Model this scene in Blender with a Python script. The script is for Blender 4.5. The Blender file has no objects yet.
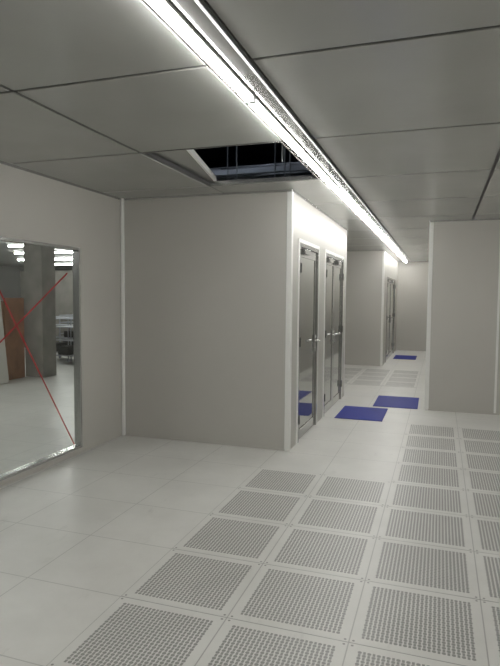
import bpy, bmesh, math, random
from mathutils import Vector, Matrix
random.seed(3)
S=bpy.context.scene
S.view_settings.view_transform='Standard'
S.view_settings.look='None'
S.view_settings.exposure=0.0

# ---------------------------------------------------------------- materials
def mat(name,col,rough=.5,metal=0.,spec=.5,noise=0.,nscale=3.,emit=None,es=0.,bump=0.):
    m=bpy.data.materials.new(name);m.use_nodes=True
    nt=m.node_tree;b=nt.nodes['Principled BSDF']
    b.inputs['Base Color'].default_value=(*col,1)
    b.inputs['Roughness'].default_value=rough
    b.inputs['Metallic'].default_value=metal
    b.inputs['Specular IOR Level'].default_value=spec
    if emit:
        b.inputs['Emission Color'].default_value=(*emit,1);b.inputs['Emission Strength'].default_value=es
    if noise>0:
        tc=nt.nodes.new('ShaderNodeTexCoord');n=nt.nodes.new('ShaderNodeTexNoise')
        n.inputs['Scale'].default_value=nscale;n.inputs['Detail'].default_value=5
        nt.links.new(tc.outputs['Object'],n.inputs['Vector'])
        r=nt.nodes.new('ShaderNodeValToRGB')
        r.color_ramp.elements[0].position=.3;r.color_ramp.elements[1].position=.7
        r.color_ramp.elements[0].color=(*[c*(1-noise) for c in col],1)
        r.color_ramp.elements[1].color=(*[min(1,c*(1+noise)) for c in col],1)
        nt.links.new(n.outputs['Fac'],r.inputs['Fac']);nt.links.new(r.outputs['Color'],b.inputs['Base Color'])
        if bump>0:
            bp=nt.nodes.new('ShaderNodeBump');bp.inputs['Strength'].default_value=bump;bp.inputs['Distance'].default_value=.01
            nt.links.new(n.outputs['Fac'],bp.inputs['Height']);nt.links.new(bp.outputs['Normal'],b.inputs['Normal'])
    return m
M_wall=mat('painted_panel_wall',(.50,.486,.452),.42,noise=.02,nscale=1.2)
M_trim=mat('white_aluminium_trim',(.80,.80,.775),.3)
M_ceil=mat('ceiling_panel_steel',(.43,.432,.415),.22,metal=.2,noise=.05,nscale=1.5)
M_tbar=mat('ceiling_tbar_grey',(.06,.06,.06),.5)
M_alu=mat('brushed_aluminium',(.55,.55,.54),.25,metal=.8)
M_track=mat('track_grey_aluminium',(.28,.28,.275),.12,metal=.6)
M_lip=mat('bright_line_lip_grey',(.20,.20,.195),.5)  # grey of the lip added beside the LED strip for a bright line
M_tube=mat('led_tube',(1,1,1),.5,emit=(1.,.993,.96),es=47)
M_fill=mat('fill_strip_glow',(1,1,1),.5,emit=(1.,.993,.96),es=25)  # weaker glow for the added fill strip
M_hall=mat('hall_led_tube',(1,1,1),.5,emit=(.98,1.,.98),es=58)
M_plenfill=mat('plenum_fill_glow',(1,1,1),.5,emit=(.8,.88,1.),es=42)  # bluish glow of the fill lamp added above the ceiling
M_white=mat('white_fixture',(.7,.7,.68),.35)
M_steel=mat('door_steel',(.42,.42,.41),.16,metal=.9)
M_doorglass=mat('door_tinted_glass',(.40,.405,.38),.05,metal=.9)
M_dark=mat('dark_rubber',(.03,.03,.03),.5)
M_mat=mat('blue_sticky_mat',(.014,.026,.25),.55,spec=.2,noise=.06,nscale=8)
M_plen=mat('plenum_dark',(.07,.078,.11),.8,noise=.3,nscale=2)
M_pipe=mat('galvanised_steel',(.32,.34,.37),.4,metal=.5)
M_tape=mat('red_tape',(.40,.03,.03),.5)
M_conc=mat('concrete',(.22,.21,.19),.85,noise=.15,nscale=4,bump=.3)
M_fac=mat('factory_wall_paint',(.30,.30,.285),.7,noise=.08,nscale=.6)
M_board=mat('brown_board',(.30,.155,.085),.6,noise=.2,nscale=5)
M_pan=mat('leaning_panel_white',(.62,.61,.57),.5)

def floor_mat(perf):
    m=bpy.data.materials.new('perforated_floor_tile' if perf else 'vinyl_floor_tile');m.use_nodes=True
    nt=m.node_tree;b=nt.nodes['Principled BSDF'];L=nt.links
    def M(op,a,bb=None,c=None):
        n=nt.nodes.new('ShaderNodeMath');n.operation=op
        for i,v in enumerate((a,bb,c)):
            if v is None: continue
            if isinstance(v,(int,float)): n.inputs[i].default_value=v
            else: L.new(v,n.inputs[i])
        return n.outputs[0]
    tc=nt.nodes.new('ShaderNodeTexCoord');sp=nt.nodes.new('ShaderNodeSeparateXYZ')
    L.new(tc.outputs['Object'],sp.inputs[0])
    u=M('FRACT',M('DIVIDE',M('ADD',sp.outputs[0],1.5562+60),.6))
    v=M('FRACT',M('DIVIDE',M('ADD',sp.outputs[1],60-4.9132),.6))
    au=M('ABSOLUTE',M('SUBTRACT',u,.5));av=M('ABSOLUTE',M('SUBTRACT',v,.5))
    edge=M('MAXIMUM',au,av)
    seam=M('GREATER_THAN',edge,.4950)
    n=nt.nodes.new('ShaderNodeTexNoise');n.inputs['Scale'].default_value=1.6;n.inputs['Detail'].default_value=8
    n.inputs['Roughness'].default_value=.65
    L.new(tc.outputs['Object'],n.inputs['Vector'])
    r=nt.nodes.new('ShaderNodeValToRGB')
    r.color_ramp.elements[0].position=.3;r.color_ramp.elements[1].position=.7
    r.color_ramp.elements[0].color=(.555,.55,.52,1);r.color_ramp.elements[1].color=(.66,.655,.625,1)
    L.new(n.outputs['Fac'],r.inputs['Fac'])
    # dusty scuffs: stretched sparse noise
    mp=nt.nodes.new('ShaderNodeMapping');mp.inputs['Scale'].default_value=(9,3.2,1);mp.inputs['Rotation'].default_value=(0,0,.5)
    L.new(tc.outputs['Object'],mp.inputs['Vector'])
    n2=nt.nodes.new('ShaderNodeTexNoise');n2.inputs['Scale'].default_value=1.;n2.inputs['Detail'].default_value=7;n2.inputs['Roughness'].default_value=.7
    L.new(mp.outputs['Vector'],n2.inputs['Vector'])
    mr=nt.nodes.new('ShaderNodeMapRange');mr.inputs['From Min'].default_value=.60;mr.inputs['From Max'].default_value=.78
    L.new(n2.outputs['Fac'],mr.inputs['Value'])
    scuff=M('MULTIPLY',mr.outputs['Result'],.22)
    du=M('SUBTRACT',au,.468);dv=M('SUBTRACT',av,.468)
    screw=M('LESS_THAN',M('SQRT',M('ADD',M('MULTIPLY',du,du),M('MULTIPLY',dv,dv))),.011)
    mask=M('MAXIMUM',M('MULTIPLY',seam,.36 if not perf else .45),M('MULTIPLY',screw,.7 if perf else 0.))
    mask=M('MAXIMUM',mask,scuff)
    if perf:
        N=24.0/.84
        cu=M('MULTIPLY',M('SUBTRACT',u,.08),N);cv=M('MULTIPLY',M('SUBTRACT',v,.08),N)
        fu=M('SUBTRACT',M('FRACT',cu),.5);fv=M('SUBTRACT',M('FRACT',cv),.5)
        par=M('MODULO',M('ADD',M('FLOOR',cu),M('FLOOR',cv)),2.)
        par=M('GREATER_THAN',M('ABSOLUTE',par),.5)
        rr=M('SQRT',M('ADD',M('MULTIPLY',fu,fu),M('MULTIPLY',fv,fv)))
        ring=M('LESS_THAN',rr,.45)
        slot=M('MULTIPLY',M('LESS_THAN',M('ABSOLUTE',fu),.28),M('LESS_THAN',M('ABSOLUTE',fv),.46))
        h=M('ADD',M('MULTIPLY',par,ring),M('MULTIPLY',M('SUBTRACT',1.,par),slot))
        inside=M('LESS_THAN',edge,.42)
        hole=M('MULTIPLY',h,inside)
        mask=M('MAXIMUM',mask,M('MULTIPLY',hole,.70))
    mx=nt.nodes.new('ShaderNodeMix');mx.data_type='RGBA'
    L.new(mask,mx.inputs[0]);L.new(r.outputs['Color'],mx.inputs[6]);mx.inputs[7].default_value=(.09,.09,.085,1)
    L.new(mx.outputs[2],b.inputs['Base Color'])
    L.new(M('ADD',M('MULTIPLY',n.outputs['Fac'],.25),.26),b.inputs['Roughness'])
    b.inputs['Specular IOR Level'].default_value=.5
    return m
M_floor=floor_mat(False);M_perf=floor_mat(True)

def glass_mat():
    m=bpy.data.materials.new('window_glass');m.use_nodes=True;nt=m.node_tree;nt.nodes.clear()
    o=nt.nodes.new('ShaderNodeOutputMaterial');t=nt.nodes.new('ShaderNodeBsdfTransparent');g=nt.nodes.new('ShaderNodeBsdfGlossy')
    t.inputs[0].default_value=(.94,.96,.93,1);g.inputs['Roughness'].default_value=.02
    mx=nt.nodes.new('ShaderNodeMixShader');mx.inputs[0].default_value=.08
    nt.links.new(t.outputs[0],mx.inputs[1]);nt.links.new(g.outputs[0],mx.inputs[2]);nt.links.new(mx.outputs[0],o.inputs[0])
    return m
M_glass=glass_mat()

# ---------------------------------------------------------------- mesh helpers
def add_box(bm,b):
    x0,x1,y0,y1,z0,z1=b
    vs=[bm.verts.new(p) for p in [(x0,y0,z0),(x1,y0,z0),(x1,y1,z0),(x0,y1,z0),(x0,y0,z1),(x1,y0,z1),(x1,y1,z1),(x0,y1,z1)]]
    for f in [(0,3,2,1),(4,5,6,7),(0,1,5,4),(1,2,6,5),(2,3,7,6),(3,0,4,7)]:
        bm.faces.new([vs[i] for i in f])
def add_cyl(bm,a,b,r,n=12):
    a=Vector(a);b=Vector(b);d=(b-a);q=d.to_track_quat('Z','Y').to_matrix()
    ra=[];rb=[]
    for i in range(n):
        o=q@Vector((r*math.cos(2*math.pi*i/n),r*math.sin(2*math.pi*i/n),0))
        ra.append(bm.verts.new(a+o));rb.append(bm.verts.new(b+o))
    for i in range(n):
        j=(i+1)%n;bm.faces.new([ra[i],ra[j],rb[j],rb[i]])
    bm.faces.new(list(reversed(ra)));bm.faces.new(rb)
def obj(name,bm,m,parent=None,bevel=0.,smooth=False):
    me=bpy.data.meshes.new(name)
    bmesh.ops.recalc_face_normals(bm,faces=bm.faces)
    bm.to_mesh(me);bm.free()
    if smooth:
        for p in me.polygons:
            if len(p.vertices)==4: p.use_smooth=True
    o=bpy.data.objects.new(name,me);S.collection.objects.link(o);me.materials.append(m)
    if parent: o.parent=parent
    if bevel>0:
        md=o.modifiers.new('bevel','BEVEL');md.width=bevel;md.segments=2;md.limit_method='ANGLE'
    return o
def boxes(name,bl,m,parent=None,bevel=0.):
    bm=bmesh.new()
    for b in bl: add_box(bm,b)
    return obj(name,bm,m,parent,bevel)
def cyls(name,cl,m,parent=None):
    bm=bmesh.new()
    for c in cl: add_cyl(bm,*c)
    return obj(name,bm,m,parent,0,True)
def empty(name,loc=(0,0,0)):
    e=bpy.data.objects.new(name,None);S.collection.objects.link(e);e.empty_display_size=.1
    return e

# ---------------------------------------------------------------- key dimensions
H=2.664; XL=-3.39; YW=5.547; XD=-1.438; XC=-.166; YC=8.304; YE=17.6; XR=3.4; YB=-3.2
GX=-1.5562; GY=4.9132
X2=-1.24; Y2=13.3; YA=9.02

boxes('floor',[(-17,XR+.2,YB-.2,22,-.1,0)],M_floor)
bm=bmesh.new()
def ptile(i,y0):
    x=GX+.6*i
    add_box(bm,(x+.001,x+.599,y0+.001,y0+.599,-.001,.002))
for i in (0,1):
    for j in range(1,14): ptile(i,GY-.6*j)
for i in (2,3):
    for j in range(-3,14): ptile(i,GY-.6*j)
for i in (-1,0,1):
    for j in range(9,13): ptile(i,GY+.6*j-.0)
obj('perforated_floor_tiles',bm,M_perf)

# ---------------------------------------------------------------- walls
wy0,wy1,wz0,wz1=3.05,4.76,.06,2.055
boxes('wall_left',[(XL-.06,XL,YB,wy0,0,H),(XL-.06,XL,wy1,YE,0,H),(XL-.06,XL,wy0,wy1,wz1,H),(XL-.06,XL,wy0,wy1,0,wz0)],M_wall)
boxes('wall_front',[(XL,XD,YW,YW+.06,0,H)],M_wall)
d1=(5.88,6.86);d2=(7.32,8.74);DT=2.17
boxes('wall_doors',[(XD-.06,XD,YW+.06,d1[0],0,H),(XD-.06,XD,d1[1],d2[0],0,H),(XD-.06,XD,d2[1],YA,0,H),
  (XD-.06,XD,d1[0],d1[1],DT,H),(XD-.06,XD,d2[0],d2[1],DT,H)],M_wall)
boxes('wall_alcove',[(XL,XD,YA-.06,YA,0,H)],M_wall)
boxes('wall_corridor_front',[(XL,X2,Y2,Y2+.06,0,H)],M_wall)
d3=(14.1,16.6)
boxes('wall_corridor_doors',[(X2-.06,X2,Y2+.06,d3[0],0,H),(X2-.06,X2,d3[1],YE,0,H),(X2-.06,X2,d3[0],d3[1],2.1,H)],M_wall)
boxes('wall_end',[(XL,XR,YE,YE+.06,0,H)],M_wall)
boxes('wall_right_block',[(XC,XR,YC,YC+.06,0,H),(XC,XC+.06,YC+.06,YE,0,H)],M_wall)
boxes('wall_right',[(XR,XR+.06,YB,YE,0,H)],M_wall)
boxes('wall_back',[(XL-.06,XR+.06,YB-.06,YB,0,H)],M_wall)
boxes('trim_1',[(XD-.05,XD+.006,YW-.006,YW+.05,0,H)],M_trim,bevel=.005)
boxes('trim_2',[(XL,XL+.04,YW-.04,YW,0,H)],M_trim,bevel=.015)
boxes('trim_3',[(XC-.006,XC+.05,YC-.006,YC+.05,0,H)],M_trim,bevel=.005)
boxes('trim_4',[(.735,.765,YC-.006,YC,0,H)],M_trim,bevel=.002)
boxes('trim_5',[(X2-.045,X2+.006,Y2-.006,Y2+.045,0,H),(XD-.045,XD+.006,YA-.045,YA+.006,0,H)],M_trim,bevel=.004)
boxes('trim_6',[(XL+.04,XD,YW-.014,YW,H-.022,H),(XD,XD+.014,YW,YA,H-.022,H),(XC,XR,YC-.014,YC,H-.022,H),
  (XL,XL+.014,YB,YW,H-.022,H)],M_alu)
boxes('baseboard_front',[(XL+.04,XD-.045,YW-.008,YW,0,.02)],M_wall)
boxes('baseboard_left',[(XL,XL+.008,YB,YW-.04,0,.02)],M_wall)
boxes('baseboard_right',[(XC+.045,XR,YC-.008,YC,0,.02)],M_wall)

# ---------------------------------------------------------------- window in left wall
w=empty('window_1')
f=.025
boxes('frame',[(XL-.065,XL+.012,wy0,wy0+f,wz0,wz1),(XL-.065,XL+.012,wy1-f,wy1,wz0,wz1),
  (XL-.065,XL+.012,wy0+f,wy1-f,wz1-f,wz1),(XL-.065,XL+.012,wy0+f,wy1-f,wz0,wz0+f)],M_alu,w,.003)
bm=bmesh.new();bm.faces.new([bm.verts.new(p) for p in [(XL-.03,wy0+f,wz0+f),(XL-.03,wy1-f,wz0+f),(XL-.03,wy1-f,wz1-f),(XL-.03,wy0+f,wz1-f)]])
obj('glass',bm,M_glass,w)
def tape(a,b,wd=.015):
    bm=bmesh.new();a=Vector((0,*a));b=Vector((0,*b));d=(b-a).normalized();n=Vector((0,-d.z,d.y))*wd/2
    vs=[bm.verts.new((XL-.0262,p.y,p.z)) for p in (a-n,b-n,b+n,a+n)]
    bm.faces.new(vs);return bm
obj('tape_1',tape((3.46,2.02),(4.68,.10)),M_tape,w)
obj('tape_2',tape((3.09,.78),(4.60,1.80)),M_tape,w)

# ---------------------------------------------------------------- ceiling
xs=[XL,-2.18,-1.065,-.845,.385,1.60,2.82,XR]
ys=[3.835+1.335*k for k in range(-6,12)]
ys[0]=min(ys[0],YB)
bm=bmesh.new();g=.013
for i in range(len(xs)-1):
    if i==2: continue
    for j in range(len(ys)-1):
        y0,y1=ys[j],ys[j+1]
        if i==1 and abs(y0-3.835)<.01: continue
        ga=.004 if i==3 else g; gb=.004 if i==1 else g
        add_box(bm,(xs[i]+ga,xs[i+1]-gb,y0+g,min(y1,YE)-g,H,H+.04))
obj('ceiling',bm,M_ceil,bevel=.004)
tb=[]
for x in (-2.18,.385,1.60,2.82):
    tb.append((x-.0125,x+.0125,YB,YE,H+.008,H+.041))
for y in ys[1:-1]:
    tb.append((XL,-1.065,y-.0125,y+.0125,H+.008,H+.041))
    tb.append((-.845,XR,y-.0125,y+.0125,H+.008,H+.041))
boxes('ceiling_grid',tb,M_tbar)
boxes('light_track',[(-1.06,-.85,YB+.01,YE-.01,H+.001,H+.03)],M_track)
bm=bmesh.new()
pr=[(-.882,H),(-.862,H-.008),(-.858,H-.008),(-.858,H)]
a=[bm.verts.new((x,YB+.02,z)) for x,z in pr];b=[bm.verts.new((x,YE-.02,z)) for x,z in pr]
for i in range(4):
    j=(i+1)%4;bm.faces.new([a[i],a[j],b[j],b[i]])
bm.faces.new(a);bm.faces.new(b[::-1])
obj('bright_line_lip',bm,M_lip)  # added lip, sloped to catch the strip's light as a thin bright line
def led(name,xc,ya,yb,mt):
    lt=empty(name);hs=[];tu=[];ca=[];y=ya
    while y<yb-.3:
        y1=min(y+1.2,yb)
        hs.append((xc-.028,xc+.028,y,y1,H-.014,H-.0002))
        tu.append((xc-.022,xc+.022,y+.016,y1-.016,H-.034,H-.015))
        ca.append((xc-.026,xc+.026,y,y+.014,H-.036,H-.014));ca.append((xc-.026,xc+.026,y1-.014,y1,H-.036,H-.014))
        y+=1.208
    boxes('housing',hs,M_white,lt);boxes('end_caps',ca,M_white,lt);boxes('diffusers',tu,mt,lt,.008)
led('led_strip_light',-1.0,YB+.1,YE-.1,M_tube)
led('fill_strip_unseen',2.2,YB+.1,YC-.3,M_fill)  # unseen strip outside the frame, added as fill from the right

# ceiling opening: displaced panel + plenum
op=empty('displaced_ceiling_panel')
def rotbox(name,b,ang,piv,m,parent,tilt=0):
    o=boxes(name,[b],m,parent)
    o.matrix_local=Matrix.Translation(piv)@Matrix.Rotation(ang,4,'Z')@Matrix.Rotation(tilt,4,'Y')
    return o
rotbox('panel',(-1.0,0,-1.36,0,0,.035),math.radians(12),(-2.13,5.19,H+.05),M_ceil,op)
rotbox('edge_profile',(-.0,.02,-1.36,0,-.008,.04),math.radians(12),(-2.13,5.19,H+.05),M_trim,op)
boxes('hatch_rim',[(-2.165,-1.075,5.145,5.155,H+.002,H+.04),(-2.165,-1.075,3.85,3.86,H+.002,H+.04),(-1.09,-1.08,3.86,5.145,H+.002,H+.04)],M_alu)
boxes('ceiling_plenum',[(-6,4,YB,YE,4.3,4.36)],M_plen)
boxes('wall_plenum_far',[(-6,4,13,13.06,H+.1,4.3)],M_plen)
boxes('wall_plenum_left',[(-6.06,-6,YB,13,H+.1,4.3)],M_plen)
rods=[]
for x,yy in [(-2.05,5.6),(-1.75,6.0),(-1.45,5.5),(-1.2,5.9),(-2.35,6.12),(-1.6,5.85),(-.9,6.1),(-1.28,4.6)]:
    rods.append(((x,yy,H+.05),(x,yy,4.29),.008,8))
cyls('threaded_hanger_rods',rods,M_pipe)
boxes('plenum_beams',[(-5.9,3.9,6.2,6.28,3.0,3.06),(-5.9,3.9,7.9,8.05,3.35,3.5),(-1.98,-1.93,6.3,12,2.86,2.91),(-5.9,3.9,10.2,10.4,3.6,3.9),(-1.33,-1.28,6.3,12,2.80,2.85)],M_pipe)
cb=[]
for k in range(5):
    pts=[(-3+ .5*i, 6.9+k*.18+.08*math.sin(i*1.3+k), 3.18+.04*k+.05*math.sin(i*.9+k*2)) for i in range(10)]
    for a,b in zip(pts[:-1],pts[1:]): cb.append((a,b,.013,8))
cyls('plenum_cables',cb,M_pipe)
cyls('ventilation_duct',[((-5.8,9.2,3.45),(3.8,9.2,3.45),.30,24)]+[((x,9.2,3.45),(x+.04,9.2,3.45),.32,24) for x in (-4.4,-3.2,-2.0,-.8,.4)],M_pipe)
pfl=empty('plenum_fill_light')  # unseen lamp added to brighten the plenum
boxes('fill_body',[(-3.6,-2.4,4.4,4.5,4.12,4.299)],M_white,pfl)
boxes('fill_diffuser',[(-3.55,-2.45,4.42,4.48,4.09,4.119)],M_plenfill,pfl)

# ---------------------------------------------------------------- doors
def door(name,y0,y1,x,top,leaves,handle_ys):
    e=empty(name);fw=.045
    boxes('frame',[(x-.065,x+.012,y0,y0+fw,0,top),(x-.065,x+.012,y1-fw,y1,0,top),(x-.065,x+.012,y0+fw,y1-fw,top-fw,top)],M_steel,e,.003)
    n=leaves;W=(y1-y0-2*fw)/n
    for k in range(n):
        a=y0+fw+k*W+.003;b=a+W-.006;st=.075
        boxes('leaf_%d'%(k+1),[(x-.045,x-.005,a,a+st,.01,top-fw-.004),(x-.045,x-.005,b-st,b,.01,top-fw-.004),
          (x-.045,x-.005,a+st,b-st,top-fw-.10,top-fw-.004),(x-.045,x-.005,a+st,b-st,.01,.12)],M_steel,e,.002)
        boxes('glass_%d'%(k+1),[(x-.024,x-.014,a+st,b-st,.12,top-fw-.10)],M_doorglass,e)
        boxes('closer_%d'%(k+1),[(x-.005,x+.045,a+.06,a+.30,top-.115,top-.06)],M_steel,e,.004)
        boxes('closer_arm_%d'%(k+1),[(x+.015,x+.028,a+.18,a+.46,top-.055,top-.045)],M_dark,e)
    for k,(hy,dr) in enumerate(handle_ys):
        bm=bmesh.new()
        add_box(bm,(x-.005,x+.004,hy-.022,hy+.022,.93,1.13))
        add_cyl(bm,(x,hy,1.06),(x+.055,hy,1.06),.011)
        add_cyl(bm,(x+.05,hy,1.06),(x+.05,hy+dr*.13,1.06),.011)
        add_cyl(bm,(x,hy,.97),(x+.012,hy,.97),.012)
        obj('handle_%d'%(k+1),bm,M_alu,e)
    bm=bmesh.new()
    for z in (.25,1.1,1.9):
        for hy in (y0+fw,)+((y1-fw,) if n==2 else ()):
            add_cyl(bm,(x+.012,hy,z-.05),(x+.012,hy,z+.05),.009)
    obj('hinges',bm,M_dark,e)
door('door_1',d1[0],d1[1],XD,DT,1,[(6.75,-1)])
door('door_2',d2[0],d2[1],XD,DT,2,[(7.95,-1),(8.11,1)])
door('door_3',d3[0],d3[1],X2,2.1,2,[(15.25,-1),(15.45,1)])
for k,(a,b) in enumerate((d1,d2)):
    boxes('trim_%d'%(7+k),[(XD,XD+.01,a-.04,a,0,DT+.04),(XD,XD+.01,b,b+.04,0,DT+.04),(XD,XD+.01,a,b,DT,DT+.04)],M_trim)

# ---------------------------------------------------------------- blue mats
def bmat(name,x0,x1,y0,y1,a=0):
    bm=bmesh.new();add_box(bm,(-(x1-x0)/2,(x1-x0)/2,-(y1-y0)/2,(y1-y0)/2,0,.006))
    o=obj(name,bm,M_mat,bevel=.002);o.location=((x0+x1)/2,(y0+y1)/2,.002);o.rotation_euler=(0,0,a)
bmat('blue_sticky_mat',-1.28,-.665,7.30,8.17)
bmat('blue_sticky_mat.001',-.90,-.27,8.30,9.24,.01)
bmat('blue_sticky_mat.002',-1.13,-.56,15.0,16.0)

# ---------------------------------------------------------------- unfinished hall beyond the window
boxes('wall_hall_far',[(-17,XL-.06,21.9,22,0,2.75)],M_fac)
boxes('wall_hall_side',[(-17.1,-17,YB,22,0,2.75)],M_fac)
boxes('ceiling_hall',[(-17,XL-.06,YB,22,2.75,2.82)],M_fac)
boxes('wall_hall_near',[(-17,XL-.06,YB-.1,YB,0,2.75)],M_fac)
boxes('concrete_column',[(-7.62,-7.20,8.92,9.32,0,2.745)],M_conc,bevel=.01)
boxes('concrete_column.001',[(-12.3,-11.9,12.3,12.7,0,2.745)],M_conc,bevel=.01)
bm=bmesh.new()
for k in range(4):
    add_box(bm,(-7.75+.05*k,-7.72+.05*k,8.35,8.85,0,1.35+.06*k))
obj('stacked_brown_boards',bm,M_board)
lp=empty('leaning_wall_panels')
for k in range(3):
    o=boxes('panel_%d'%(k+1),[(-.02,.02,-.35,.35,0,2.45-.1*k)],M_pan,lp)
    o.location=(-7.3-.12*k,7.75+.08*k,.02);o.rotation_euler=(0,math.radians(-6),0)
for k,(x,yy) in enumerate([(-7.8,10.4),(-9.3,12.3),(-11.2,14.6),(-13,17.0),(-6.5,6.0),(-6.5,2.5)]):
    hl=empty('hall_strip_light'+('' if k==0 else '.%03d'%k))
    boxes('housing',[(x-1.5,x+1.5,yy-.04,yy+.04,2.715,2.749)],M_white,hl)
    cyls('tube',[((x-1.48,yy,2.69),(x+1.48,yy,2.69),.022,10)],M_hall,hl)
def trolley(name,cx,cy):
    e=empty(name)
    bm=bmesh.new()
    for dx in (-.35,.35):
        for dy in (-.25,.25):
            add_cyl(bm,(cx+dx,cy+dy,.08),(cx+dx,cy+dy,1.05),.014)
            add_cyl(bm,(cx+dx-.012,cy+dy,.04),(cx+dx+.012,cy+dy,.04),.04)
    for dy in (-.25,.25): add_cyl(bm,(cx-.35,cy+dy,1.05),(cx+.35,cy+dy,1.05),.014)
    for dx in (-.35,.35): add_cyl(bm,(cx+dx,cy-.25,1.05),(cx+dx,cy+.25,1.05),.014)
    obj('legs',bm,M_pipe,e)
    boxes('shelves',[(cx-.36,cx+.36,cy-.26,cy+.26,z,z+.02) for z in (.2,.55,.85)],M_pipe,e)
    boxes('boxes',[(cx-.3,cx-.02,cy-.2,cy+.1,.22,.42),(cx+.04,cx+.3,cy-.1,cy+.2,.57,.72)],M_dark,e)
trolley('metal_trolley',-8.7,11.6)
trolley('metal_trolley.001',-9.3,12.9)
trolley('metal_trolley.002',-8.0,11.0)
boxes('hall_partition',[(-12,-9.9,13.9,14.0,0,2.3),(-12,-11.94,14,15.5,0,2.3)],M_conc)

# ---------------------------------------------------------------- world
W=bpy.data.worlds.new('world');S.world=W;W.use_nodes=True
W.node_tree.nodes['Background'].inputs[0].default_value=(.5,.55,.6,1)
W.node_tree.nodes['Background'].inputs[1].default_value=.02

# ---------------------------------------------------------------- camera
f,th,ph,ro,h=562.56,.3253,.0644,.0079,1.5873
F=Vector((-math.sin(th)*math.cos(ph),math.cos(th)*math.cos(ph),-math.sin(ph)))
R=Vector((math.cos(th),math.sin(th),0));U=R.cross(F)
Rc=math.cos(ro)*R+math.sin(ro)*U;Uc=math.cos(ro)*U-math.sin(ro)*R
cam=bpy.data.cameras.new('camera');co=bpy.data.objects.new('camera',cam);S.collection.objects.link(co)
m=Matrix((Rc,Uc,-F)).transposed().to_4x4();m.translation=Vector((0,0,h));co.matrix_world=m
cam.sensor_fit='HORIZONTAL';cam.sensor_width=36;cam.lens=f/500*36;cam.clip_end=100
S.camera=co
